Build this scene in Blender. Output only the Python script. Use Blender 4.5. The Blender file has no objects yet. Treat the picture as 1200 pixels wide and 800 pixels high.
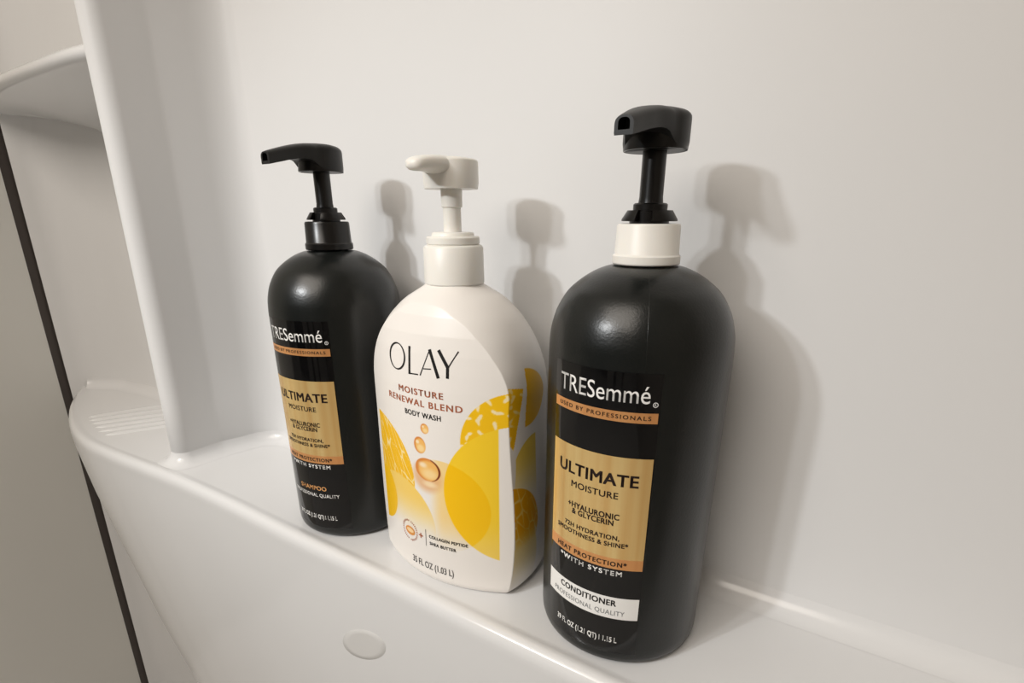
import bpy, bmesh, math, random
import numpy as np
from mathutils import Vector

# ------------------------------------------------------------------ camera, world, lights, exposure
SC = bpy.context.scene
COL = SC.collection
PI = math.pi

cam_data = bpy.data.cameras.new('camera')
cam = bpy.data.objects.new('camera', cam_data)
COL.objects.link(cam)
cam_data.sensor_width = 36.0
cam_data.lens = 18.348
cam_data.shift_y = 0.06575
cam_data.clip_start = 0.01
cam.location = (0, 0, 0.21997)
cam.rotation_euler = (math.radians(90 - 20.174), 0, math.radians(31.963))
SC.camera = cam

world = bpy.data.worlds.new('world')
SC.world = world
world.use_nodes = True
world.node_tree.nodes['Background'].inputs[0].default_value = (1.0, 0.95, 0.9, 1)
world.node_tree.nodes['Background'].inputs[1].default_value = 0.15

KEY = Vector((-0.46, -0.56, 0.585))
AIM = Vector((-0.25, 0.28, 0.02))
def spot(name, loc, aim, energy, col, size, deg, blend):
    d = bpy.data.lights.new(name, 'SPOT')
    d.energy = energy; d.color = col; d.shadow_soft_size = size
    d.spot_size = math.radians(deg); d.spot_blend = blend
    o = bpy.data.objects.new(name, d); COL.objects.link(o)
    o.location = loc
    o.rotation_euler = (Vector(aim) - Vector(loc)).to_track_quat('-Z', 'Y').to_euler()
    return o
spot('vanity_bulb', KEY + Vector((-0.045, 0.02, 0.0)), AIM, 11, (0.95, 0.98, 1.0), 0.024, 58, 1.0)
spot('vanity_bulb', KEY + Vector((0.045, -0.02, 0.0)), AIM, 5.5, (0.95, 0.98, 1.0), 0.024, 58, 1.0)

def area(name, loc, rot, size, energy, col):
    d = bpy.data.lights.new(name, 'AREA')
    d.shape = 'RECTANGLE'; d.size = size[0]; d.size_y = size[1]
    d.energy = energy; d.color = col
    o = bpy.data.objects.new(name, d); COL.objects.link(o)
    o.location = loc; o.rotation_euler = rot
    return o
area('warm_fill', (-0.40, -1.00, 1.20), (math.radians(48), 0, 0), (1.1, 0.9), 16.0, (1.0, 0.91, 0.81))  # added fill light, unseen, tilted at the wall to lift the shadows

SC.view_settings.view_transform = 'Standard'
SC.view_settings.look = 'None'
SC.view_settings.gamma = 1.0
SC.view_settings.use_curve_mapping = False
SC.view_settings.exposure = -0.03

# ------------------------------------------------------------------ materials
def lin(c):
    return tuple((x / 12.92 if x <= 0.04045 else ((x + 0.055) / 1.055) ** 2.4) for x in [v / 255 for v in c]) + (1.0,)

def mat(name, col, rough=0.5, metal=0.0, spec=0.5, coat=0.0, coat_rough=0.05, bump=0.0, bump_scale=400, vary=0.0, sss=0.0):
    m = bpy.data.materials.new(name)
    m.use_nodes = True
    nt = m.node_tree
    b = nt.nodes['Principled BSDF']
    c = col if len(col) == 4 else lin(col)
    b.inputs['Base Color'].default_value = c
    b.inputs['Roughness'].default_value = rough
    b.inputs['Metallic'].default_value = metal
    b.inputs['Specular IOR Level'].default_value = spec
    b.inputs['Coat Weight'].default_value = coat
    b.inputs['Coat Roughness'].default_value = coat_rough
    if sss:
        b.inputs['Subsurface Weight'].default_value = sss
        b.inputs['Subsurface Radius'].default_value = (0.01, 0.008, 0.006)
        b.inputs['Subsurface Scale'].default_value = 0.4
    tc = nt.nodes.new('ShaderNodeTexCoord')
    if bump:
        n = nt.nodes.new('ShaderNodeTexNoise'); n.inputs['Scale'].default_value = bump_scale
        n.inputs['Detail'].default_value = 2
        bp = nt.nodes.new('ShaderNodeBump'); bp.inputs['Strength'].default_value = bump
        bp.inputs['Distance'].default_value = 0.001
        nt.links.new(tc.outputs['Object'], n.inputs['Vector'])
        nt.links.new(n.outputs['Fac'], bp.inputs['Height'])
        nt.links.new(bp.outputs['Normal'], b.inputs['Normal'])
    if vary:
        n = nt.nodes.new('ShaderNodeTexNoise'); n.inputs['Scale'].default_value = 5
        n.inputs['Detail'].default_value = 3
        mx = nt.nodes.new('ShaderNodeMix'); mx.data_type = 'RGBA'
        mx.inputs[6].default_value = c
        mx.inputs[7].default_value = tuple(v * (1 - vary) for v in c[:3]) + (1,)
        nt.links.new(tc.outputs['Object'], n.inputs['Vector'])
        nt.links.new(n.outputs['Fac'], mx.inputs[0])
        nt.links.new(mx.outputs[2], b.inputs['Base Color'])
    return m

M = {}
M['acrylic'] = mat('white_acrylic', (230, 230, 230), 0.42, spec=0.22, vary=0.02)
M['acrylic_gloss'] = mat('glossy_white_acrylic', (230, 230, 230), 0.16, spec=0.45, vary=0.02)
M['panel'] = mat('grey_white_panel', (228, 227, 222), 0.55, spec=0.3, vary=0.03)
M['seal'] = mat('dark_seal', (84, 76, 72), 0.6)
M['room'] = mat('room_paint', (220, 217, 212), 0.8, vary=0.03)
M['room_tan'] = mat('tan_wall', (168, 162, 154), 0.8)
M['room_dark'] = mat('dark_brown_board', (60, 46, 38), 0.5)
M['black_matte'] = mat('matte_black_plastic', (15, 18, 17), 0.29, spec=0.5, bump=0.06, bump_scale=900)
M['black_pump'] = mat('satin_black_plastic', (20, 20, 20), 0.42, spec=0.45)
M['black_gloss'] = mat('glossy_black_plastic', (12, 10, 9), 0.28, spec=0.4)
M['film'] = mat('glossy_black_film', (11, 11, 12), 0.08, spec=0.5)
M['white_plastic'] = mat('white_plastic', (240, 237, 230), 0.38, spec=0.45, sss=0.15)
M['ink_white'] = mat('white_ink', (244, 243, 240), 0.45)
M['ink_dark'] = mat('dark_brown_ink', (34, 18, 14), 0.4)
M['ink_black'] = mat('black_ink', (16, 14, 14), 0.4)
M['ink_grey'] = mat('grey_ink', (120, 122, 124), 0.5)
M['ink_midgrey'] = mat('mid_grey_ink', (92, 90, 90), 0.5)
M['ink_copper'] = mat('copper_ink', (172, 96, 62), 0.45)
M['ink_gold'] = mat('gold_ink', (214, 158, 100), 0.4)
M['hole'] = mat('dark_hole', (5, 5, 5), 0.7)

def foil(name, c1, c2, metal=0.75, rough=0.3):
    m = mat(name, c1, rough, metal)
    nt = m.node_tree; b = nt.nodes['Principled BSDF']
    tc = nt.nodes.new('ShaderNodeTexCoord')
    mp = nt.nodes.new('ShaderNodeMapping'); mp.inputs['Scale'].default_value = (210, 210, 3)
    n = nt.nodes.new('ShaderNodeTexNoise'); n.inputs['Scale'].default_value = 1.0; n.inputs['Detail'].default_value = 3
    mx = nt.nodes.new('ShaderNodeMix'); mx.data_type = 'RGBA'
    mx.inputs[6].default_value = lin(c1); mx.inputs[7].default_value = lin(c2)  # upright streaks in the base colour stand in for reflections in the foil
    nt.links.new(tc.outputs['Object'], mp.inputs['Vector'])
    nt.links.new(mp.outputs['Vector'], n.inputs['Vector'])
    nt.links.new(n.outputs['Fac'], mx.inputs[0])
    nt.links.new(mx.outputs[2], b.inputs['Base Color'])
    return m
M['gold'] = foil('gold_foil', (255, 232, 166), (216, 162, 88), 0.5, 0.26)
M['copper'] = foil('copper_foil', (246, 186, 124), (222, 150, 90), 0.5, 0.28)

# ------------------------------------------------------------------ helpers
def obj(name, verts, faces, m, parent=None, smooth=True, colors=None):
    me = bpy.data.meshes.new(name)
    me.from_pydata([tuple(v) for v in verts], [], faces)
    if smooth:
        me.polygons.foreach_set('use_smooth', [True] * len(me.polygons))
    me.update()
    if m: me.materials.append(m)
    o = bpy.data.objects.new(name, me); COL.objects.link(o)
    if parent: o.parent = parent
    return o

def fix_normals(o):
    bm = bmesh.new(); bm.from_mesh(o.data)
    bmesh.ops.remove_doubles(bm, verts=bm.verts, dist=1e-7)
    bmesh.ops.recalc_face_normals(bm, faces=bm.faces)
    bm.to_mesh(o.data); bm.free()
    return o

def sharp(o, deg=35):
    """mark edges sharper than deg so smooth shading keeps crisp rims"""
    bm = bmesh.new(); bm.from_mesh(o.data)
    for e in bm.edges:
        if len(e.link_faces) == 2 and e.calc_face_angle(0) > math.radians(deg):
            e.smooth = False
    bm.to_mesh(o.data); bm.free()
    return o

def lathe(name, prof, m, parent=None, seg=96, a0=0.0, a1=2 * PI, close_solid=False):
    full = abs(a1 - a0 - 2 * PI) < 1e-6
    n = seg if full else seg + 1
    V, F = [], []
    for r, z in prof:
        for i in range(n):
            t = a0 + (a1 - a0) * i / seg
            V.append((r * math.sin(t), -r * math.cos(t), z))
    k = len(prof)
    for j in range(k - 1):
        for i in range(seg):
            i2 = (i + 1) % n
            F.append((j * n + i, j * n + i2, (j + 1) * n + i2, (j + 1) * n + i))
    if not full:
        F.append(tuple(j * n for j in range(k)))
        F.append(tuple(j * n + n - 1 for j in reversed(range(k))))
    o = obj(name, V, F, m, parent)
    fix_normals(o); sharp(o)
    return o

def empty(name, loc, rz=0.0):
    o = bpy.data.objects.new(name, None); COL.objects.link(o)
    o.location = loc; o.rotation_euler = (0, 0, rz)
    o.empty_display_size = 0.02
    return o

def tag(o, label=None, cat=None, group=None, kind=None):
    if label: o['label'] = label
    if cat: o['category'] = cat
    if group: o['group'] = group
    if kind: o['kind'] = kind
    return o

def catmull(pts, n=12):
    P = [np.array(p, float) for p in pts]
    P = [2 * P[0] - P[1]] + P + [2 * P[-1] - P[-2]]
    out = []
    for i in range(1, len(P) - 2):
        for k in range(n):
            t = k / n
            out.append(0.5 * (2 * P[i] + (P[i + 1] - P[i - 1]) * t + (2 * P[i - 1] - 5 * P[i] + 4 * P[i + 1] - P[i + 2]) * t * t
                              + (3 * P[i] - P[i - 1] - 3 * P[i + 1] + P[i + 2]) * t ** 3))
    out.append(P[-2])
    return np.array(out)

def round_poly(pts, n=10):
    """polyline of (x, y, r): each corner is rounded with radius r"""
    out = []
    for i, (x, y, r) in enumerate(pts):
        p = np.array((x, y))
        if i in (0, len(pts) - 1) or r <= 0:
            out.append(p); continue
        a = np.array(pts[i - 1][:2]) - p; b = np.array(pts[i + 1][:2]) - p
        la, lb = np.linalg.norm(a), np.linalg.norm(b); a /= la; b /= lb
        ang = math.acos(np.clip(a @ b, -1, 1))
        d = min(r / math.tan(ang / 2), la * 0.49, lb * 0.49)
        rr = d * math.tan(ang / 2)
        bis = (a + b) / np.linalg.norm(a + b)
        c = p + bis * (rr / math.sin(ang / 2))
        s = p + a * d - c; e = p + b * d - c
        t0 = math.atan2(s[1], s[0]); t1 = math.atan2(e[1], e[0])
        dt = (t1 - t0 + PI) % (2 * PI) - PI
        for k in range(n + 1):
            t = t0 + dt * k / n
            out.append(c + rr * np.array((math.cos(t), math.sin(t))))
    return np.array(out)

def resample(P, n):
    d = np.r_[0, np.cumsum(np.linalg.norm(np.diff(P, axis=0), axis=1))]
    s = np.linspace(0, d[-1], n)
    return np.stack([np.interp(s, d, P[:, k]) for k in range(P.shape[1])], 1)

def grid_faces(nr, nc, wrap=False):
    F = []
    for j in range(nr - 1):
        for i in range(nc if wrap else nc - 1):
            i2 = (i + 1) % nc
            F.append((j * nc + i, j * nc + i2, (j + 1) * nc + i2, (j + 1) * nc + i))
    return F

_text_cache = {}
def text_mesh(s, bold=0.0, space=1.0):
    """flat text as (verts Nx2, faces); built from Blender's own built-in font"""
    key = (s, bold, space)
    if key in _text_cache: return _text_cache[key]
    cu = bpy.data.curves.new('text', 'FONT')
    cu.body = s; cu.size = 1.0; cu.resolution_u = 4; cu.space_character = space
    o = bpy.data.objects.new('text', cu); COL.objects.link(o)
    dg = bpy.context.evaluated_depsgraph_get()
    me = bpy.data.meshes.new_from_object(o.evaluated_get(dg))
    V = np.array([v.co[:2] for v in me.vertices]); F = [tuple(p.vertices) for p in me.polygons]
    if bold:                                   # heavier weight: overprinted copies, slightly shifted
        V0, F0 = V, F; V, F = [], []
        for dx, dy in ((-1, -.7), (1, -.7), (-1, .7), (1, .7)):
            F += [tuple(i + len(V0) * (len(V)) for i in f) for f in F0]
            V.append(V0 + np.array((dx * bold, dy * bold)))
        V = np.concatenate(V)
    bpy.data.objects.remove(o); bpy.data.curves.remove(cu); bpy.data.meshes.remove(me)
    _text_cache[key] = (V, F)
    return V, F

CAP = None
def text_line(s, x0, x1, z0, z1, bold=0.0, space=1.0, capref='H'):
    """text scaled so the line spans x0..x1 and its capitals span z0..z1"""
    V, F = text_mesh(s, bold, space)
    H, _ = text_mesh(capref, bold, 1.0)
    b, t = H[:, 1].min(), H[:, 1].max()
    l, r = V[:, 0].min(), V[:, 0].max()
    W = np.empty_like(V)
    W[:, 0] = x0 + (V[:, 0] - l) / (r - l) * (x1 - x0)
    W[:, 1] = z0 + (V[:, 1] - b) / (t - b) * (z1 - z0)
    return W, F

def join_flat(parts):
    V, F, n = [], [], 0
    for v, f in parts:
        V.append(np.asarray(v, float)); F += [tuple(i + n for i in q) for q in f]; n += len(v)
    return np.concatenate(V), F

def rect(x0, x1, z0, z1, nx=2, nz=2):
    X, Z = np.meshgrid(np.linspace(x0, x1, nx), np.linspace(z0, z1, nz))
    return np.stack([X.ravel(), Z.ravel()], 1), grid_faces(nz, nx)

def disc(cx, cz, rx, rz=None, n=24):
    rz = rz or rx
    V = [(cx, cz)] + [(cx + rx * math.cos(2 * PI * i / n), cz + rz * math.sin(2 * PI * i / n)) for i in range(n)]
    return np.array(V), [(0, 1 + i, 1 + (i + 1) % n) for i in range(n)]

def ring(cx, cz, r0, r1, n=28):
    V = [(cx + r * math.cos(2 * PI * i / n), cz + r * math.sin(2 * PI * i / n)) for r in (r0, r1) for i in range(n)]
    return np.array(V), [(i, (i + 1) % n, n + (i + 1) % n, n + i) for i in range(n)]

def stroke(pts, w0, w1=None):
    """a straight brush stroke of width w0 -> w1"""
    w1 = w0 if w1 is None else w1
    (x0, z0), (x1, z1) = pts
    d = np.array((x1 - x0, z1 - z0)); d /= np.linalg.norm(d); n = np.array((-d[1], d[0]))
    a, b = np.array((x0, z0)), np.array((x1, z1))
    return np.array([a + n * w0 / 2, b + n * w1 / 2, b - n * w1 / 2, a - n * w0 / 2]), [(0, 3, 2, 1)]

# ------------------------------------------------------------------ setting: moulded shower surround
WALL_Y = 0.300
PLAN = round_poly([(0.74, WALL_Y, 0), (0.30, WALL_Y, 0), (-0.10, WALL_Y, 0), (-0.30, WALL_Y, 0), (-0.482, WALL_Y + 0.002, 0.050),
                   (-0.4965, 0.250, 0.02), (-0.4985, 0.211, 0.0105), (-0.5200, 0.211, 0.0105), (-0.533, 0.300, 0.02), (-0.60, 0.309, 0.05),
                   (-0.72, 0.309, 0.15), (-0.815, 0.300, 0.06), (-0.860, 0.276, 0.05), (-0.8697, 0.255, 0.0003), (-0.8699, 0.30, 0)], 14)
NP_ = 420
d_ = np.r_[0, np.cumsum(np.linalg.norm(np.diff(PLAN, axis=0), axis=1))]

def lean(x, z):
    """the left end of the moulding leans outwards a little, more so towards the end"""
    k = np.clip((-np.asarray(x) - 0.42) / 0.45, 0, 1)
    return x + z * (0.050 * np.clip(k * 6, 0, 1) + 0.050 * k)

def wall_back():
    zs = list(np.linspace(-0.85, -0.02, 12)) + list(np.linspace(-0.006, 1.5, 24))
    P = PLAN
    V = []
    for z in zs:
        X = lean(P[:, 0], z)
        Y = P[:, 1] if z > -0.01 else np.where(P[:, 0] > -0.62, np.maximum(P[:, 1], 0.302), P[:, 1])   # plain wall under the ledge
        V += [(x, y, z) for x, y in zip(X, Y)]
    o = obj('wall_back', V, grid_faces(len(zs), len(P)), M['acrylic'])
    return o
wb = tag(wall_back(), kind='structure')

# ledge ------------------------------------------------------------
RIM = catmull([(0.74, 0.189), (0.35, 0.1895), (0.10, 0.190), (-0.08, 0.1905), (-0.20, 0.1915), (-0.31, 0.1920), (-0.40, 0.1935), (-0.475, 0.1930),
               (-0.54, 0.1895), (-0.595, 0.1865), (-0.645, 0.1865), (-0.70, 0.1955), (-0.757, 0.2130), (-0.815, 0.2375), (-0.868, 0.268), (-0.915, 0.305)], 16)
def inward(P):
    T = np.gradient(P, axis=0); T /= np.linalg.norm(T, axis=1)[:, None]
    return np.stack([T[:, 1], -T[:, 0]], 1)   # towards the wall for a path that runs right to left
def apron_shift(z):
    return np.interp(-z, [0, 0.031, 0.088, 0.118, 0.165, 0.20, 0.274, 0.352, 0.405, 0.45, 0.5],
                     [0, -0.008, -0.011, -0.006, -0.001, 0.003, 0.011, 0.034, 0.068, 0.075, 0.078])
def ledge():
    nin = inward(RIM)
    if nin[5][1] < 0: nin = -nin
    prof = [(0.0125, 0.0), (0.0105, 0.0002), (0.0085, 0.0008), (0.0062, 0.0013), (0.0042, 0.0011), (0.0024, 0.0002), (0.0010, -0.0015),
            (0.0002, -0.0042), (0.0, -0.0075)]
    V, F = [], []
    n = len(RIM)
    rows = 0
    for off, z in prof:
        Q = RIM + nin * off
        V += [(x, y, z) for x, y in Q]; rows += 1
    for z in [-0.012, -0.02, -0.031, -0.045, -0.06, -0.075, -0.09, -0.105, -0.12, -0.14, -0.165, -0.19, -0.22, -0.25, -0.28, -0.31, -0.335, -0.36, -0.385, -0.41, -0.43, -0.47, -0.50, -0.56, -0.609]:
        k = np.clip((-RIM[:, 0] + 0.25) / 0.45, 0, 1)      # the right part stays straight
        k = k * k * (3 - 2 * k)
        dy = 0.10 * min(max(0.0, -z - 0.006), 0.5)
        for (x, y), kk in zip(RIM, k):
            V.append((x + apron_shift(z) * kk, y + dy, z))
        rows += 1
    F += grid_faces(rows, n)
    # deck: from the rim's inner line to behind the wall
    Q = RIM + nin * prof[0][0]
    b0 = len(V)
    for k in range(6):
        t = k / 5
        for x, y in Q:
            V.append((x, y * (1 - t) + max(0.315, y) * t, 0.0))
    F += [tuple(b0 + i for i in f) for f in grid_faces(6, n)]
    # cove where the wall meets the deck
    r = 0.0135
    P = PLAN[PLAN[:, 0] > -0.860]
    ni = inward(P)
    if ni[3][1] > 0: ni = -ni
    b0 = len(V)
    ns = 9
    for k in range(ns):
        a = PI / 2 * k / (ns - 1)
        off = r * (1 - math.cos(a)); z = r * (1 - math.sin(a))
        Q = P + ni * (off - 0.0002)
        V += [(lean(x, z), y, z + 0.0001) for x, y in Q]
    F += [tuple(b0 + i for i in f) for f in grid_faces(ns, len(P))]
    o = obj('trim_1', V, F, M['acrylic_gloss'])
    fix_normals(o)
    return o
led = tag(ledge(), kind='structure')
tag(led, 'glossy white moulded ledge with a rounded front edge under the bottles')

# soap dish ribs at the ledge's far left end
ribs = [((-0.7245, 0.2190), (-0.690, 0.292)), ((-0.711, 0.2150), (-0.672, 0.285)), ((-0.697, 0.2120), (-0.655, 0.278)),
        ((-0.681, 0.2090), (-0.640, 0.272)), ((-0.664, 0.2065), (-0.626, 0.268)), ((-0.6465, 0.2055), (-0.612, 0.262))]
for (x0, y0), (x1, y1) in ribs:
    n = 14
    V = []
    d = np.array((x1 - x0, y1 - y0)); L = np.linalg.norm(d); d /= L; nn = np.array((-d[1], d[0]))
    for i in range(n):
        t = i / (n - 1)
        e = min(1.0, min(t, 1 - t) * 9) ** 0.5
        for k in range(7):
            a = PI * k / 6
            p = np.array((x0, y0)) + d * L * t + nn * 0.0042 * math.cos(a) * max(e, .15)
            V.append((p[0], p[1], -0.0004 + 0.0022 * math.sin(a) * e))
    obj('rib', V, grid_faces(n, 7), M['acrylic_gloss'], led)

# faint greyer oval on the ledge's front face
def dimple():
    dy = lambda z: 0.10 * max(0.0, -z - 0.006)
    V = []
    prof = [(0.0, 0.00025), (0.7, 0.00025), (0.97, 0.00022), (1.0, -0.0004)]
    n = 40
    for r, h in prof:
        for i in range(n):
            c, q = r * math.cos(2 * PI * i / n), r * math.sin(2 * PI * i / n)
            x = -0.2541 + 0.0258 * c + -0.0050 * q
            z = -0.0778 + 0.0103 * c + -0.0182 * q
            y = float(np.interp(x, RIM[::-1, 0], RIM[::-1, 1])) + dy(z)
            V.append((x, y - h, z))
    o = obj('dimple', V, grid_faces(len(prof), n, True), M['cap'], led)
    fix_normals(o)
M['cap'] = mat('greyer_acrylic', (217, 216, 214), 0.2, spec=0.4)
dimple()

# corner shelf in the nook, above the soap dish
def shelf():
    rim = catmull([(-0.493, 0.2130), (-0.53, 0.2098), (-0.58, 0.2095), (-0.64, 0.2100), (-0.70, 0.2125), (-0.76, 0.2190), (-0.81, 0.2290), (-0.85, 0.2420)], 8)
    zt = 0.3395
    V = []
    prof = [(0.10, 0.0), (0.016, 0.0), (0.010, 0.0005), (0.0055, -0.0002), (0.0025, -0.0016), (0.0006, -0.0038), (0.0, -0.0060), (0.0006, -0.0082),
            (0.0025, -0.0100), (0.0065, -0.0112), (0.014, -0.0118), (0.040, -0.0155), (0.080, -0.0245), (0.090, -0.0285), (0.0935, -0.0360)]
    for off, dz in prof:
        for x, y in rim:
            k = np.clip((x + 0.86) / 0.14, 0, 1); k = k * k * (3 - 2 * k)
            d = dz if dz > -0.0113 else -0.0113 + (dz + 0.0113) * k
            V.append((x, min(y + off, 0.3125 if x > -0.80 else 0.305), zt + d))
    o = obj('trim_2', V, grid_faces(len(prof), len(rim)), M['acrylic_gloss'])
    fix_normals(o)
    return o
tag(tag(shelf(), kind='structure'), 'moulded white corner shelf high in the nook beside the ridge')

# dark joint and flat end panel
def box(name, x0, x1, y0, y1, z0, z1, m, parent=None, lean_on=False, smooth=False):
    V = [(x, y, z) for z in (z0, z1) for y in (y0, y1) for x in (x0, x1)]
    if lean_on: V = [(x + z * 0.1, y, z) for x, y, z in V]
    F = [(0, 2, 3, 1), (4, 5, 7, 6), (0, 1, 5, 4), (2, 6, 7, 3), (0, 4, 6, 2), (1, 3, 7, 5)]
    return obj(name, V, F, m, parent, smooth)
tag(box('trim_3', -0.905, -0.8745, 0.240, 0.266, -0.85, 1.5, M['seal'], lean_on=True), 'dark joint strip between the moulding and the flat end panel', kind='structure')
tag(box('wall_left', -0.935, -0.8720, -0.38, 0.2462, -0.85, 1.5, M['panel'], lean_on=True), kind='structure')

# rest of the room, out of view (it bounces light and shows faintly in the gloss)
tag(box('floor', -2.2, 0.80, -2.3, 0.5, -0.66, -0.61, M['acrylic']), kind='structure')
tag(box('ceiling', -2.2, 0.80, -2.3, 0.5, 1.60, 1.65, M['room']), kind='structure')
tag(box('wall_right', 0.74, 0.80, -2.3, 0.5, -0.85, 1.6, M['room_tan']), kind='structure')
tag(box('wall_front', -2.2, 0.80, -2.36, -2.3, -0.85, 1.6, M['room']), kind='structure')
tag(box('wall_side', -2.26, -2.2, -2.3, 0.5, -0.85, 1.6, M['room']), kind='structure')

tag(box('reflected_board', -1.55, -0.80, -2.30, -2.26, -0.85, 1.45, M['room_dark']), kind='structure')  # unseen dark uprights, added to give the label film banded reflections
tag(box('reflected_post_a', -0.42, -0.30, -2.30, -2.20, -0.85, 1.45, M['room_dark']), kind='structure')
tag(box('reflected_post_b', 0.02, 0.08, -2.30, -2.20, -0.85, 1.45, M['room_dark']), kind='structure')

# ------------------------------------------------------------------ black hair-care bottles
R = 0.044
def cyl(V, r, c=0.0):
    """wrap flat label coordinates (arc, height) round the bottle"""
    t = (V[:, 0] + c) / R
    return np.stack([r * np.sin(t), -r * np.cos(t), V[:, 1]], 1)

def spline_prof(pts, n=40):
    P = catmull(pts, 6)
    return [tuple(p) for p in P]

def pump_head_loft(stations, n=20):
    """stations: (y, half width, bottom z, top z, side top fraction)"""
    V = []
    for y, w, b, t, fr in stations:
        m = b + (t - b) * fr
        sec = [(w * 0.96, b), (w, b + (m - b) * 0.25), (w, m)]
        for k in range(1, n):
            a = PI * k / n
            ca, sa = math.cos(a), math.sin(a)
            sec.append((w * math.copysign(abs(ca) ** 0.8, ca), m + (t - m) * sa ** 0.8))
        sec += [(-w, m), (-w, b + (m - b) * 0.25), (-w * 0.96, b)]
        V += [(x, y, z) for x, z in sec]
    nc = n + 5
    F = grid_faces(len(stations), nc, True)
    return V, F, nc

def black_pump(root, z0, rz, collar_mat):
    # collar
    lathe('collar', [(0.0120, z0 - 0.0176), (0.0150, z0 - 0.0177), (0.0154, z0 - 0.0172), (0.0154, z0 - 0.0140), (0.0149, z0 - 0.0134), (0.0146, z0 - 0.0130),
                     (0.0142, z0 - 0.0012), (0.0138, z0 - 0.0002), (0.0130, z0), (0.0095, z0), (0.0095, z0 - 0.004)], collar_mat, root)
    # locking piece with three wings, ring, stem
    lk = lathe('locking_piece', [(0.0, z0 - 0.0035), (0.0088, z0 - 0.0035), (0.0088, z0 + 0.0050), (0.0076, z0 + 0.0056), (0.0076, z0 + 0.0080), (0.0070, z0 + 0.0086),
                            (0.0060, z0 + 0.0087), (0.0, z0 + 0.0087)], M['black_gloss'], root)
    for a in (0.45, 2.5, 4.6):
        lathe('wing', [(0.0080, z0 + 0.0010), (0.0124, z0 + 0.0010), (0.0124, z0 + 0.0018), (0.0100, z0 + 0.0056), (0.0080, z0 + 0.0056)], M['black_gloss'], lk, 14, a, a + 1.5)
    lathe('stem', [(0.0, z0 + 0.0087), (0.0055, z0 + 0.0087), (0.0052, z0 + 0.0110), (0.0052, z0 + 0.0345), (0.0, z0 + 0.0345)], M['black_gloss'], root, 48)
    hz = z0 + 0.0297
    r = 0.0141
    st = []
    def cup(y): return math.sqrt(max(r * r - y * y, 0))
    ys = [r * math.cos(a) for a in np.linspace(0.02, 2.1, 22)]            # back to front of the cup
    ys += [-0.0085, -0.0105, -0.0125, -0.0145, -0.017, -0.020, -0.023, -0.026, -0.029, -0.032, -0.035, -0.0375, -0.039]
    ys = sorted(set(round(v, 5) for v in ys), reverse=True)
    for y in ys:
        sp = np.interp(y, [-0.039, -0.030, -0.020, -0.013, -0.006], [0.0038, 0.0052, 0.0074, 0.0098, 0.0120])
        w = max(sp if y < -0.004 else 0, cup(y))
        top = np.interp(-y, [-0.0141, -0.0138, -0.0125, -0.010, -0.006, 0.0, 0.006, 0.012, 0.018, 0.025, 0.032, 0.037, 0.039],
                        [0.0120, 0.0130, 0.0143, 0.0152, 0.0159, 0.0163, 0.0162, 0.0157, 0.0148, 0.0131, 0.0111, 0.0096, 0.0088])
        bot = np.interp(-y, [-0.015, 0.0045, 0.0075, 0.0102, 0.0128, 0.016, 0.020, 0.026, 0.032, 0.039],
                        [0.0, 0.0, 0.0014, 0.0038, 0.0060, 0.0067, 0.0064, 0.0052, 0.0037, 0.0020])
        st.append((y, max(w, 0.0004), bot, top, 0.74 if y > -0.002 else np.interp(-y, [0.002, 0.01], [0.74, 0.6]) if y > -0.01 else np.interp(-y, [0.01, 0.039], [0.6, 0.5])))
    V, F, nc = pump_head_loft(st)
    # front end: a face with a recessed mouth
    last = len(V) - nc
    c = np.mean(np.array(V[last:]), axis=0)
    rings = [(0.62, 0.0), (0.58, 0.0025), (0.5, 0.006)]
    prev = last
    for s, dp in rings:
        b0 = len(V)
        for i in range(nc):
            p = np.array(V[last + i]); q = c + (p - c) * s; q[1] += dp
            V.append(tuple(q))
        F += [(prev + i, prev + (i + 1) % nc, b0 + (i + 1) % nc, b0 + i) for i in range(nc)]
        prev = b0
    F.append(tuple(prev + i for i in range(nc)))
    F.append(tuple(reversed(range(nc))))
    h = obj('pump_head', V, F, M['black_pump'], root)
    fix_normals(h); sharp(h, 40)
    h.location = (0, 0, hz); h.rotation_euler = (0, 0, rz)
    sk = lathe('skirt', [(0.0060, 0.0022), (0.0122, 0.0018), (0.0128, 0.0), (0.01365, 0.0), (0.0138, 0.0006), (0.0130, 0.0080), (0.0, 0.0100)], M['black_gloss'], h)
    m = obj('mouth', *(lambda q: (q[0], q[1]))(([(c[0] + 0.0020 * math.cos(2 * PI * i / 16), c[1] + 0.0058, c[2] + 0.0020 * math.sin(2 * PI * i / 16)) for i in range(16)], [tuple(range(16))])), M['hole'], h)

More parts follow.
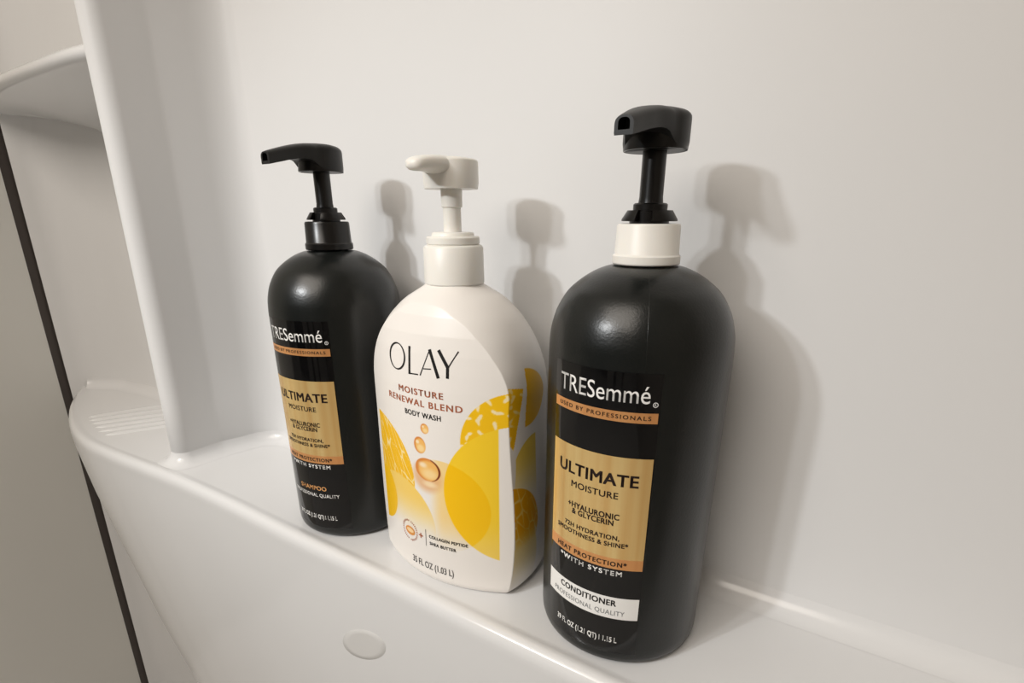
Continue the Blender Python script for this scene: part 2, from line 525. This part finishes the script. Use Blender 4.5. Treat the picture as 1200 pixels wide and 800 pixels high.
def hair_bottle(name, loc, rot, collar_mat, kind):
    root = empty(name, (loc[0], loc[1], 0.0002), rot)
    prof = [(0.0, 0.0012), (0.030, 0.0012), (0.0345, 0.0), (0.0385, 0.0), (0.0412, 0.0007), (0.0430, 0.0026), (0.0438, 0.0055), (0.0440, 0.0090)]
    prof += [(0.044, z) for z in np.linspace(0.012, 0.152, 18)]
    prof += spline_prof([(0.0440, 0.1545), (0.0438, 0.1620), (0.0430, 0.1695), (0.0405, 0.1780), (0.0358, 0.1862), (0.0300, 0.1916), (0.0238, 0.1956), (0.0180, 0.1980), (0.0148, 0.1986), (0.0120, 0.1987)])
    lathe('body', prof, M['black_matte'], root, 160)
    # faint mould seam up the side of the shoulder
    V = []
    for (r, z) in [p for p in prof if 0.140 < p[1] < 0.1972]:
        for dt in (-0.004, 0.0, 0.004):
            t = 0.43 + dt
            rr = r + (0.00016 if dt == 0 else -0.00003)
            V.append((rr * math.sin(t), -rr * math.cos(t), z))
    if kind == 'conditioner': obj('seam', V, grid_faces(len(V) // 3, 3), M['black_matte'], root)
    black_pump(root, 0.2170, -rot, collar_mat)
    # printed label
    film_v, film_f = rect(-0.0268, 0.0268, 0.0085, 0.1585, 40, 2)
    lab = obj('front_label', cyl(film_v, R + 0.00012), film_f, M['film'], root)
    gv, gf = rect(-0.0262, 0.0262, 0.0660, 0.1194, 40, 2)
    gold = obj('gold_panel', cyl(gv, R + 0.00024), gf, M['gold'], lab)
    for za, zb in ((0.0600, 0.0660), (0.1362, 0.1410)):
        cv, cf = rect(-0.0262, 0.0262, za, zb, 40, 2)
        obj('copper_band', cyl(cv, R + 0.00024), cf, M['copper'], lab)
    def letter(lines, lift, mt):
        for v, f in lines: obj('lettering', cyl(v, R + lift), f, mt, lab, False)
    b = 0.026
    white = [text_line('TRESemm\u00e9', -0.0223, 0.0222, 0.1453, 0.1532, 0.002),
             join_flat([ring(0.0246, 0.1449, 0.00085, 0.00115), text_line('R', 0.0242, 0.0250, 0.1444, 0.1454, 0.01)]),
             text_line('*WITH SYSTEM', -0.0176, 0.0168, 0.0561, 0.0588, b, 1.25)]
    dark = [text_line('USED BY PROFESSIONALS', -0.0223, 0.0233, 0.1377, 0.1396, 0.012, 1.3),
            text_line('ULTIMATE', -0.0207, 0.0207, 0.1048, 0.1109, b, 1.06),
            text_line('MOISTURE', -0.0121, 0.0121, 0.0981, 0.1014, 0.014, 1.06),
            text_line('+HYALURONIC', -0.0136, 0.0134, 0.0872, 0.0903, b, 1.05),
            text_line('& GLYCERIN', -0.0110, 0.0109, 0.0838, 0.0868, b, 1.05),
            text_line('72H HYDRATION,', -0.0153, 0.0142, 0.0761, 0.0786, b, 1.08),
            text_line('SMOOTHNESS & SHINE*', -0.0206, 0.0185, 0.0723, 0.0748, b, 1.08),
            text_line('HEAT PROTECTION*', -0.0201, 0.0186, 0.0615, 0.0641, b, 1.2)]
    white.append(text_line('39 FL OZ (1.21 QT) I 1.15 L', -0.0183, 0.0169, 0.0153, 0.0186, 0.03, 1.05))
    if kind == 'conditioner':
        wv, wf = rect(-0.0266, 0.0262, 0.0304, 0.0433, 40, 2)
        obj('white_band', cyl(wv, R + 0.00024), wf, M['ink_white'], lab)
        dk = [text_line('CONDITIONER', -0.0165, 0.0152, 0.0381, 0.0416, b, 1.05)]
        letter(dk, 0.00036, M['ink_black'])
        letter([text_line('PROFESSIONAL QUALITY', -0.0213, 0.0196, 0.0326, 0.0353, 0.0, 1.08)], 0.00036, M['ink_grey'])
    else:
        letter([text_line('SHAMPOO', -0.0117, 0.0117, 0.0386, 0.0419, b, 1.05)], 0.00024, M['ink_gold'])
        white.append(text_line('PROFESSIONAL QUALITY', -0.0205, 0.0205, 0.0333, 0.0360, 0.012, 1.08))
    letter(white, 0.00026, M['ink_white']); letter(dark, 0.00036, M['ink_dark'])
    return root

GROUP = 'pump bottles on the shower ledge'
c = hair_bottle('conditioner_bottle', (-0.0807, 0.2472), -0.034, M['white_plastic'], 'conditioner')
tag(c, 'matte black conditioner bottle with white pump collar and white band near its base', 'bottle', GROUP)
s = hair_bottle('shampoo_bottle', (-0.2992, 0.2472), 0.125, M['black_gloss'], 'shampoo')
tag(s, 'matte black shampoo bottle with an all-black pump and collar, gold label panel, no white band', 'bottle', GROUP)

# ------------------------------------------------------------------ white body wash bottle with citrus artwork
UC, YC = -0.1905, 0.2430
SAG = 1 / (2 * 0.086)
_z = [0, .004, .120, .130, .140, .150, .160, .170, .177, .181, .184, .187, .192]
A_ = [.0535, .0540, .0540, .0540, .0521, .0482, .0427, .0350, .0268, .0203, .0160, .0158, .0158]
B_ = [.0485, .0490, .0490, .0487, .0467, .0430, .0384, .0320, .0258, .0202, .0160, .0158, .0158]
D_ = [.0360, .0360, .0360, .0358, .0352, .0343, .0328, .0300, .0266, .0260, .0300, .0400, .0400]
def smooth_interp(z, xs, ys):
    # monotone-ish cubic through the control values
    xs = np.array(xs); ys = np.array(ys)
    m = np.gradient(ys, xs)
    i = np.clip(np.searchsorted(xs, z) - 1, 0, len(xs) - 2)
    h = xs[i + 1] - xs[i]; t = (z - xs[i]) / h
    return ((2 * t**3 - 3 * t**2 + 1) * ys[i] + (t**3 - 2 * t**2 + t) * h * m[i] + (-2 * t**3 + 3 * t**2) * ys[i + 1] + (t**3 - t**2) * h * m[i + 1])

def panel_y(x, z):
    return -(np.interp(z, _z, D_) - SAG * x * x)

def mixc(c, col, k):
    k = np.clip(k, 0, 1)[..., None]
    return c * (1 - k) + np.array(col, float) * k
def sstep(e0, e1, v):
    t = np.clip((v - e0) / (e1 - e0), 0, 1); return t * t * (3 - 2 * t)
def ell(x, z, cx, cz, rx, rz=None, soft=0.25):
    rz = rx if rz is None else rz
    d = (np.sqrt(((x - cx) / rx) ** 2 + ((z - cz) / rz) ** 2) - 1) * min(rx, rz)
    return 1 - sstep(-soft, soft, d)
def cells(x, z, mask, step, wid, seed):
    """pale walls between fruit cells: 1 on the wall, 0 inside"""
    rng = np.random.RandomState(seed)
    out = np.zeros(x.shape)
    idx = np.nonzero(mask)
    if not len(idx[0]): return out
    px, pz = x[idx], z[idx]
    gx = np.arange(px.min() - step, px.max() + 2 * step, step); gz = np.arange(pz.min() - step, pz.max() + 2 * step, step)
    GX, GZ = np.meshgrid(gx, gz)
    cx = (GX + rng.uniform(-.45, .45, GX.shape) * step).ravel(); cz = (GZ + rng.uniform(-.45, .45, GX.shape) * step).ravel()
    d1 = np.full(px.shape, 1e9); d2 = d1.copy(); d3 = d1.copy()
    for a, b in zip(cx, cz):
        d = np.hypot(px - a, pz - b)
        d3 = np.minimum(d3, np.maximum(d, d2)); d2 = np.minimum(d2, np.maximum(d, d1)); d1 = np.minimum(d1, d)
    gap = d2 - d1 if wid else d3 - d1
    if not wid:                                  # only the pale spots where cells meet
        out[idx] = 1 - sstep(1.2, 2.4, gap)
        return out
    thick = 0.9 + 0.9 * np.sin(px * 0.31 + seed) * np.sin(pz * 0.27 + 1.3 * seed)
    out[idx] = 1 - sstep(0.0, 1.0, gap / np.maximum(thick, 0.15))
    return out

def artwork(x, y, z):
    """sRGB colours of the printed film; millimetres, x across, y depth (front negative), z up"""
    base = np.zeros(x.shape + (3,)) + np.array((243, 238, 232.))
    front = y < -(np.interp(z / 1000, _z, D_) * 1000 - SAG * (x / 1000) ** 2 * 1000) + 0.35
    front &= (z < 150)
    lab = sstep(46.0, 45.5, x) * (x > -46)
    f = base.copy()
    WHITE = (243, 238, 232)
    # citrus flesh, left
    k = ell(x, z, -45, 68.5, 37)
    g = mixc(np.zeros_like(f) + np.array((249, 194, 30.)), (255, 238, 196), cells(x * 1.5 + z * 0.75, z * 0.45, k > 0, 7.0, 5, 3) * 0.9)
    f = np.where(k[..., None] > 0, f * (1 - k[..., None]) + g * k[..., None], f)
    # left pale disc, fading downwards
    k = ell(x, z, -24, 38.5, 31) * (1 - 0.0)
    pale = mixc(np.zeros_like(f) + np.array((250, 212, 110.)), WHITE, sstep(62, 30, z))
    f = f * (1 - k[..., None]) + pale * k[..., None]
    f = mixc(f, (249, 196, 26), ell(x, z, -51, 50, 22.5) * sstep(70, 66, z))
    # citrus flesh, upper right, with pale cell gaps
    k = k_seg = ell(x, z, 57, 101, 31.5)
    g = mixc(np.zeros_like(f) + np.array((251, 198, 20.)), (255, 240, 205), cells(x, z, k > 0, 7.0, 0, 11) * 0.9)
    f = f * (1 - k[..., None]) + g * k[..., None]
    # middle pale disc
    kp = ell(x, z, 11, 58, 30.4)
    fade = sstep(2, 13, x) * sstep(24, 54, z)
    f = mixc(f, (250, 218, 150), kp * fade)
    # big saturated disc
    kb = ell(x, z, 58.5, 69, 44.3)
    yl = mixc(np.zeros_like(f) + np.array((255, 212, 44.)), (250, 214, 104), sstep(60, 28, z) * 0.85)
    ov = mixc(np.zeros_like(f) + np.array((255, 200, 0.)), (253, 206, 40), sstep(50, 30, z) * 0.7)
    big = yl * (1 - kp[..., None]) + ov * kp[..., None]
    f = f * (1 - kb[..., None]) + big * kb[..., None]
    # droplets
    f = mixc(f, (232, 176, 120), ell(x, z, 2.4, 75.5, 10.5, 9.5, 3.0) * 0.75)
    for cx, cz, rx, rz in ((3.2, 80.6, 9.3, 7.4), (-1.6, 95.4, 4.5, 5.2), (2.9, 106.6, 2.9, 3.1)):
        f = mixc(f, (222, 138, 62), ell(x, z, cx, cz, rx, rz))
        f = mixc(f, (246, 190, 104), ell(x, z, cx + rx * 0.12, cz - rz * 0.05, rx * 0.86, rz * 0.85, rx * 0.12))
        f = mixc(f, (255, 226, 168), ell(x, z, cx + rx * 0.15, cz - rz * 0.35, rx * 0.6, rz * 0.45, rx * 0.25) * 0.8)
        f = mixc(f, (255, 240, 214), ell(x, z, cx - rx * 0.35, cz + rz * 0.35, rx * 0.3, rz * 0.22, rx * 0.12) * 0.8)
    f = mixc(f, (120, 52, 20), ell(x, z, 3.2, 80.6, 9.3, 7.4) * (1 - ell(x, z, 2.2, 80.4, 8.9, 7.4)) * (x > 6))
    f = mixc(f, (255, 232, 190), ell(x, z, 4.5, 71.3, 4.5, 1.8, 1.2) * 0.8)
    edge = np.where((k_seg > 0.5) & (kb < 0.5), 1.0, lab)
    out = np.where(front[..., None], f * edge[..., None] + base * (1 - edge[..., None]), base)
    # right side panel, coordinates (y, z)
    side = (~front) & (x > 30)
    sd = base.copy()
    def inside(px, pz, poly):
        m = np.zeros(px.shape, bool); n = len(poly)
        for i in range(n):
            x0, z0 = poly[i]; x1, z1 = poly[(i + 1) % n]
            if z0 == z1: continue
            cnd = ((z0 > pz) != (z1 > pz)) & (px < (x1 - x0) * (pz - z0) / (z1 - z0) + x0)
            m ^= cnd
        return m
    k = inside(y, z, [(-40, 140), (-21, 134.5), (-10.4, 132.4), (-13.8, 116), (-18.4, 97.6), (-22, 104), (-30, 114)])
    sd = np.where(k[..., None], mixc(np.zeros_like(sd) + np.array((250, 192, 18.)), (254, 232, 176), cells(y, z, k, 7.0, 0, 23) * 0.8), sd)
    kk = ell(y, z, -8, 126, 19.5, 16.5) * (y > -6.6 - (141 - z) * 0.08)
    sd = mixc(sd, (243, 188, 34), kk)
    kk = ell(y, z, 0, 80, 20, 23) * (1 - ell(y, z, -26, 92, 9, 30)) * sstep(58, 98, z)
    sd = mixc(sd, (246, 212, 90), kk * (y < 1.5))
    kk = ell(y, z, -23, 46, 26, 29) * (y > -26)
    sl = mixc(np.zeros_like(sd) + np.array((243, 172, 14.)), (253, 226, 150), cells(y * 1.3 + z * 0.25, z * 0.5, kk > 0, 6.0, 6, 31) * 0.75)
    sd = mixc(sd, (250, 225, 150), ell(y, z, -23, 20, 26, 40) * (z < 46) * sstep(2, 40, z))
    kf = (kk * sstep(30, 48, z))[..., None]
    sd = sd * (1 - kf) + sl * kf
    return np.where(side[..., None], sd, out)

def body_wash():
    root = empty('body_wash_bottle', (UC, YC, 0.0002), -0.012)
    # angles spread so that the mesh is fine in front and on the right side
    nphi = 560
    t = np.linspace(0, 1, 4001)
    ph = -PI / 2 + (t - 0.5) * 2 * PI                       # front in the middle
    a, b, d = 0.054, 0.049, 0.036
    def radius(ph, a, b, d):
        c, s_ = np.cos(ph), np.sin(ph)
        p = 2.3
        r = ((np.abs(c) / a) ** p + (np.abs(s_) / b) ** p) ** (-1 / p)
        c2 = np.maximum(SAG * c * c, 1e-9); s2 = np.abs(s_)
        rp = (-s2 + np.sqrt(s2 * s2 + 4 * c2 * d)) / (2 * c2)
        return np.minimum(r, rp)
    r = radius(ph, a, b, d)
    X, Y = r * np.cos(ph), r * np.sin(ph)
    ds = np.hypot(np.diff(X), np.diff(Y))
    wgt = np.where(Y[1:] < 0.016, 1.0, 0.25)
    s = np.r_[0, np.cumsum(ds * wgt)]
    phs = np.interp(np.linspace(0, s[-1], nphi + 1)[:-1], s, ph)
    zs = np.r_[[0.0, 0.0004, 0.0011, 0.0022, 0.0036, 0.0050], np.linspace(0.0065, 0.190, 500)]
    shr = np.interp(zs, [0, 0.0004, 0.0011, 0.0022, 0.0036, 0.005, 0.0065], [0.0056, 0.0040, 0.0027, 0.0015, 0.0007, 0.0002, 0])
    PX = np.empty((len(zs), nphi)); PY = np.empty_like(PX)
    for j, z in enumerate(zs):
        a = smooth_interp(z, _z, A_) - shr[j]; b = smooth_interp(z, _z, B_) - shr[j]; d = np.interp(z, _z, D_) - shr[j]
        rr = radius(phs, a, b, d)
        PX[j] = rr * np.cos(phs); PY[j] = rr * np.sin(phs)
    PZ = np.repeat(zs[:, None], nphi, 1)
    colr = artwork(PX * 1000, PY * 1000, PZ * 1000) / 255.0
    colr = np.where(colr <= 0.04045, colr / 12.92, ((colr + 0.055) / 1.055) ** 2.4)
    V = np.stack([PX, PY, PZ], -1).reshape(-1, 3)
    nr = len(zs)
    J, I = np.meshgrid(np.arange(nr - 1), np.arange(nphi), indexing='ij')
    I2 = (I + 1) % nphi
    Q = np.stack([J * nphi + I, J * nphi + I2, (J + 1) * nphi + I2, (J + 1) * nphi + I], -1).reshape(-1, 4)
    nf = len(Q)
    me = bpy.data.meshes.new('body')
    me.vertices.add(len(V)); me.vertices.foreach_set('co', V.ravel())
    loops = np.r_[Q.ravel(), np.arange(nphi)[::-1]]
    me.loops.add(len(loops)); me.loops.foreach_set('vertex_index', loops.astype(np.int32))
    me.polygons.add(nf + 1)
    me.polygons.foreach_set('loop_start', np.r_[np.arange(nf) * 4, nf * 4].astype(np.int32))
    me.polygons.foreach_set('use_smooth', np.ones(nf + 1, bool))
    me.update(calc_edges=True); me.validate()
    at = me.color_attributes.new('print', 'FLOAT_COLOR', 'POINT')
    at.data.foreach_set('color', np.concatenate([colr.reshape(-1, 3), np.ones((len(V), 1))], 1).astype(np.float32).ravel())
    m = mat('printed_white_plastic', (243, 238, 232), 0.33, spec=0.45)
    nd = m.node_tree.nodes.new('ShaderNodeVertexColor'); nd.layer_name = 'print'
    m.node_tree.links.new(nd.outputs['Color'], m.node_tree.nodes['Principled BSDF'].inputs['Base Color'])
    me.materials.append(m)
    o = bpy.data.objects.new('body', me); COL.objects.link(o); o.parent = root
    # lettering on the front panel
    def put(parts, mt, lift=0.00022, one=False):
        if not one:
            for q in parts: put([q], mt, lift, True)
            return
        v, f = join_flat(parts)
        P = np.stack([v[:, 0], panel_y(v[:, 0], v[:, 1]) - lift, v[:, 1]], 1)
        return obj('lettering', P, f, mt, o, False)
    # logo letters drawn stroke by stroke
    logo = []
    n = 48
    ov = []
    for i in range(n):
        t = 2 * PI * i / n
        w = 0.00065 + 0.0006 * abs(math.cos(t + 0.35)) ** 1.2
        ov.append((-0.0172 + 0.0075 * math.cos(t), 0.14585 + 0.0078 * math.sin(t)))
        ov.append((-0.0172 + (0.0075 - w) * math.cos(t), 0.14585 + (0.0078 - w) * math.sin(t)))
    logo.append((np.array(ov), [(2 * i, (2 * i + 2) % (2 * n), (2 * i + 3) % (2 * n), 2 * i + 1) for i in range(n)]))
    logo += [stroke(((-0.0064, 0.1531), (-0.0064, 0.1374)), 0.0016), stroke(((-0.0068, 0.1378), (0.0003, 0.1382)), 0.0007, 0.0007),
             stroke(((0.0017, 0.1379), (0.0082, 0.1530)), 0.0007), stroke(((0.0080, 0.1530), (0.0138, 0.1379)), 0.0019),
             stroke(((0.0040, 0.1420), (0.0092, 0.1424)), 0.0006),
             stroke(((0.0137, 0.1532), (0.0196, 0.1440)), 0.0019), stroke(((0.0252, 0.1534), (0.0193, 0.1437)), 0.0007),
             stroke(((0.0193, 0.1444), (0.0193, 0.1383)), 0.0017)]
    for q in (logo[:1], logo[1:3], logo[3:6], logo[6:]): put(q, M['ink_black'], one=True)
    put([text_line('MOISTURE', -0.0163, 0.0166, 0.1261, 0.1298, 0.018, 1.2), text_line('RENEWAL BLEND', -0.0272, 0.0276, 0.1197, 0.1235, 0.018, 1.2)], M['ink_copper'])
    put([text_line('BODY WASH', -0.0118, 0.0146, 0.1131, 0.1163, 0.018, 1.1),
         text_line('COLLAGEN PEPTIDE', 0.0014, 0.0281, 0.0335, 0.0357, 0.03, 1.12), text_line('SHEA BUTTER', 0.0016, 0.0205, 0.0286, 0.0308, 0.03, 1.12)], M['ink_black'])
    put([text_line('35 FL OZ (1.03 L)', -0.0150, 0.0182, 0.0098, 0.0146, 0.012, 1.02), stroke(((-0.0012, 0.0387), (-0.0014, 0.0267)), 0.00035)], M['ink_midgrey'])
    badge = [stroke(((-0.0074, 0.0326), (-0.0038, 0.0326)), 0.0009), stroke(((-0.0056, 0.0344), (-0.0056, 0.0308)), 0.0009)]
    rng = random.Random(4)
    for i in range(34):                                      # ring of tiny wording, too small to read
        t = 2 * PI * i / 34
        if i in (8, 25): continue
        r0, r1 = 0.0063, 0.0077 - 0.0004 * rng.random()
        q = lambda r, tt: (-0.0161 + r * math.cos(tt), 0.0322 + r * math.sin(tt))
        badge.append((np.array([q(r0, t - .045), q(r0, t + .045), q(r1, t + .04), q(r1, t - .04)]), [(0, 1, 2, 3)]))
    tag(put(badge, M['ink_copper'], one=True), kind='stuff')
    put([disc(-0.0158, 0.0320, 0.0047, 0.0032)], M['ink_amber'], 0.0002)
    put([disc(-0.0156, 0.0324, 0.0034, 0.0016)], M['ink_cream'], 0.00028)
    W = M['white_plastic']
    z0 = 0.1838
    lathe('collar', [(0.0150, z0 + 0.0004), (0.0166, z0 + 0.0004), (0.0171, z0 + 0.0010), (0.0168, z0 + 0.0198), (0.0159, z0 + 0.0211), (0.0145, z0 + 0.0216), (0.0100, z0 + 0.0216)], W, root)
    lathe('locking_piece', [(0.0100, z0 + 0.0214), (0.0142, z0 + 0.0216), (0.0149, z0 + 0.0222), (0.0149, z0 + 0.0252), (0.0144, z0 + 0.0259), (0.0119, z0 + 0.0261),
                            (0.0117, z0 + 0.0274), (0.0111, z0 + 0.0281), (0.0060, z0 + 0.0282), (0.0, z0 + 0.0282)], W, root)
    sz = z0 + 0.0282
    lathe('stem', [(0.0, sz - 0.001), (0.0050, sz - 0.001), (0.0049, sz + 0.0125), (0.0057, sz + 0.0129), (0.0059, sz + 0.0225), (0.0, sz + 0.0225)], W, root, 48)
    hz = 0.2340
    r = 0.0149
    def cup(y): return math.sqrt(max(r * r - y * y, 0))
    ys = [r * math.cos(a) for a in np.linspace(0.02, 2.75, 30)]
    st = []
    for y in ys:
        top = np.interp(-y, [-0.0149, -0.0144, -0.012, -0.004, 0.006, 0.015], [0.0128, 0.0140, 0.0149, 0.0154, 0.0155, 0.0150])
        st.append((y, max(cup(y), 0.0004), 0.0, top, 0.86))
    V, F, nc = pump_head_loft(st)
    F.append(tuple(reversed(range(nc)))); F.append(tuple(len(V) - nc + i for i in range(nc)))
    h = obj('pump_head', V, F, W, root); fix_normals(h); sharp(h, 50)
    h.location = (0, 0, hz); h.rotation_euler = (0, 0, 0.012)
    st = []
    for y, w, b_, t_ in [(0.002, 0.0105, 0.0030, 0.0154), (-0.006, 0.0100, 0.0045, 0.0157), (-0.012, 0.0088, 0.0064, 0.0157), (-0.017, 0.0076, 0.0072, 0.0155), (-0.021, 0.0069, 0.0075, 0.0151),
                         (-0.025, 0.0063, 0.0073, 0.0145), (-0.0285, 0.0055, 0.0074, 0.0137), (-0.0305, 0.0042, 0.0080, 0.0128), (-0.0314, 0.0024, 0.0090, 0.0118), (-0.0317, 0.0006, 0.0101, 0.0107)]:
        sec = []
        for k in range(24):
            a = 2 * PI * k / 24
            ca, sa = math.cos(a), math.sin(a)
            sec.append((w * math.copysign(abs(ca) ** 0.75, ca), y, (b_ + t_) / 2 + (t_ - b_) / 2 * math.copysign(abs(sa) ** 0.75, sa)))
        st += sec
    F = grid_faces(10, 24, True); F.append(tuple(range(24))); F.append(tuple(reversed(range(216, 240))))
    sp = obj('spout', st, F, W, h); fix_normals(sp)
    return root
M['ink_amber'] = mat('amber_ink', (226, 150, 70), 0.4)
M['ink_cream'] = mat('cream_ink', (250, 214, 160), 0.4)
w = body_wash()
tag(w, 'white body wash bottle with yellow citrus print and white pump, between the black bottles', 'bottle', GROUP)
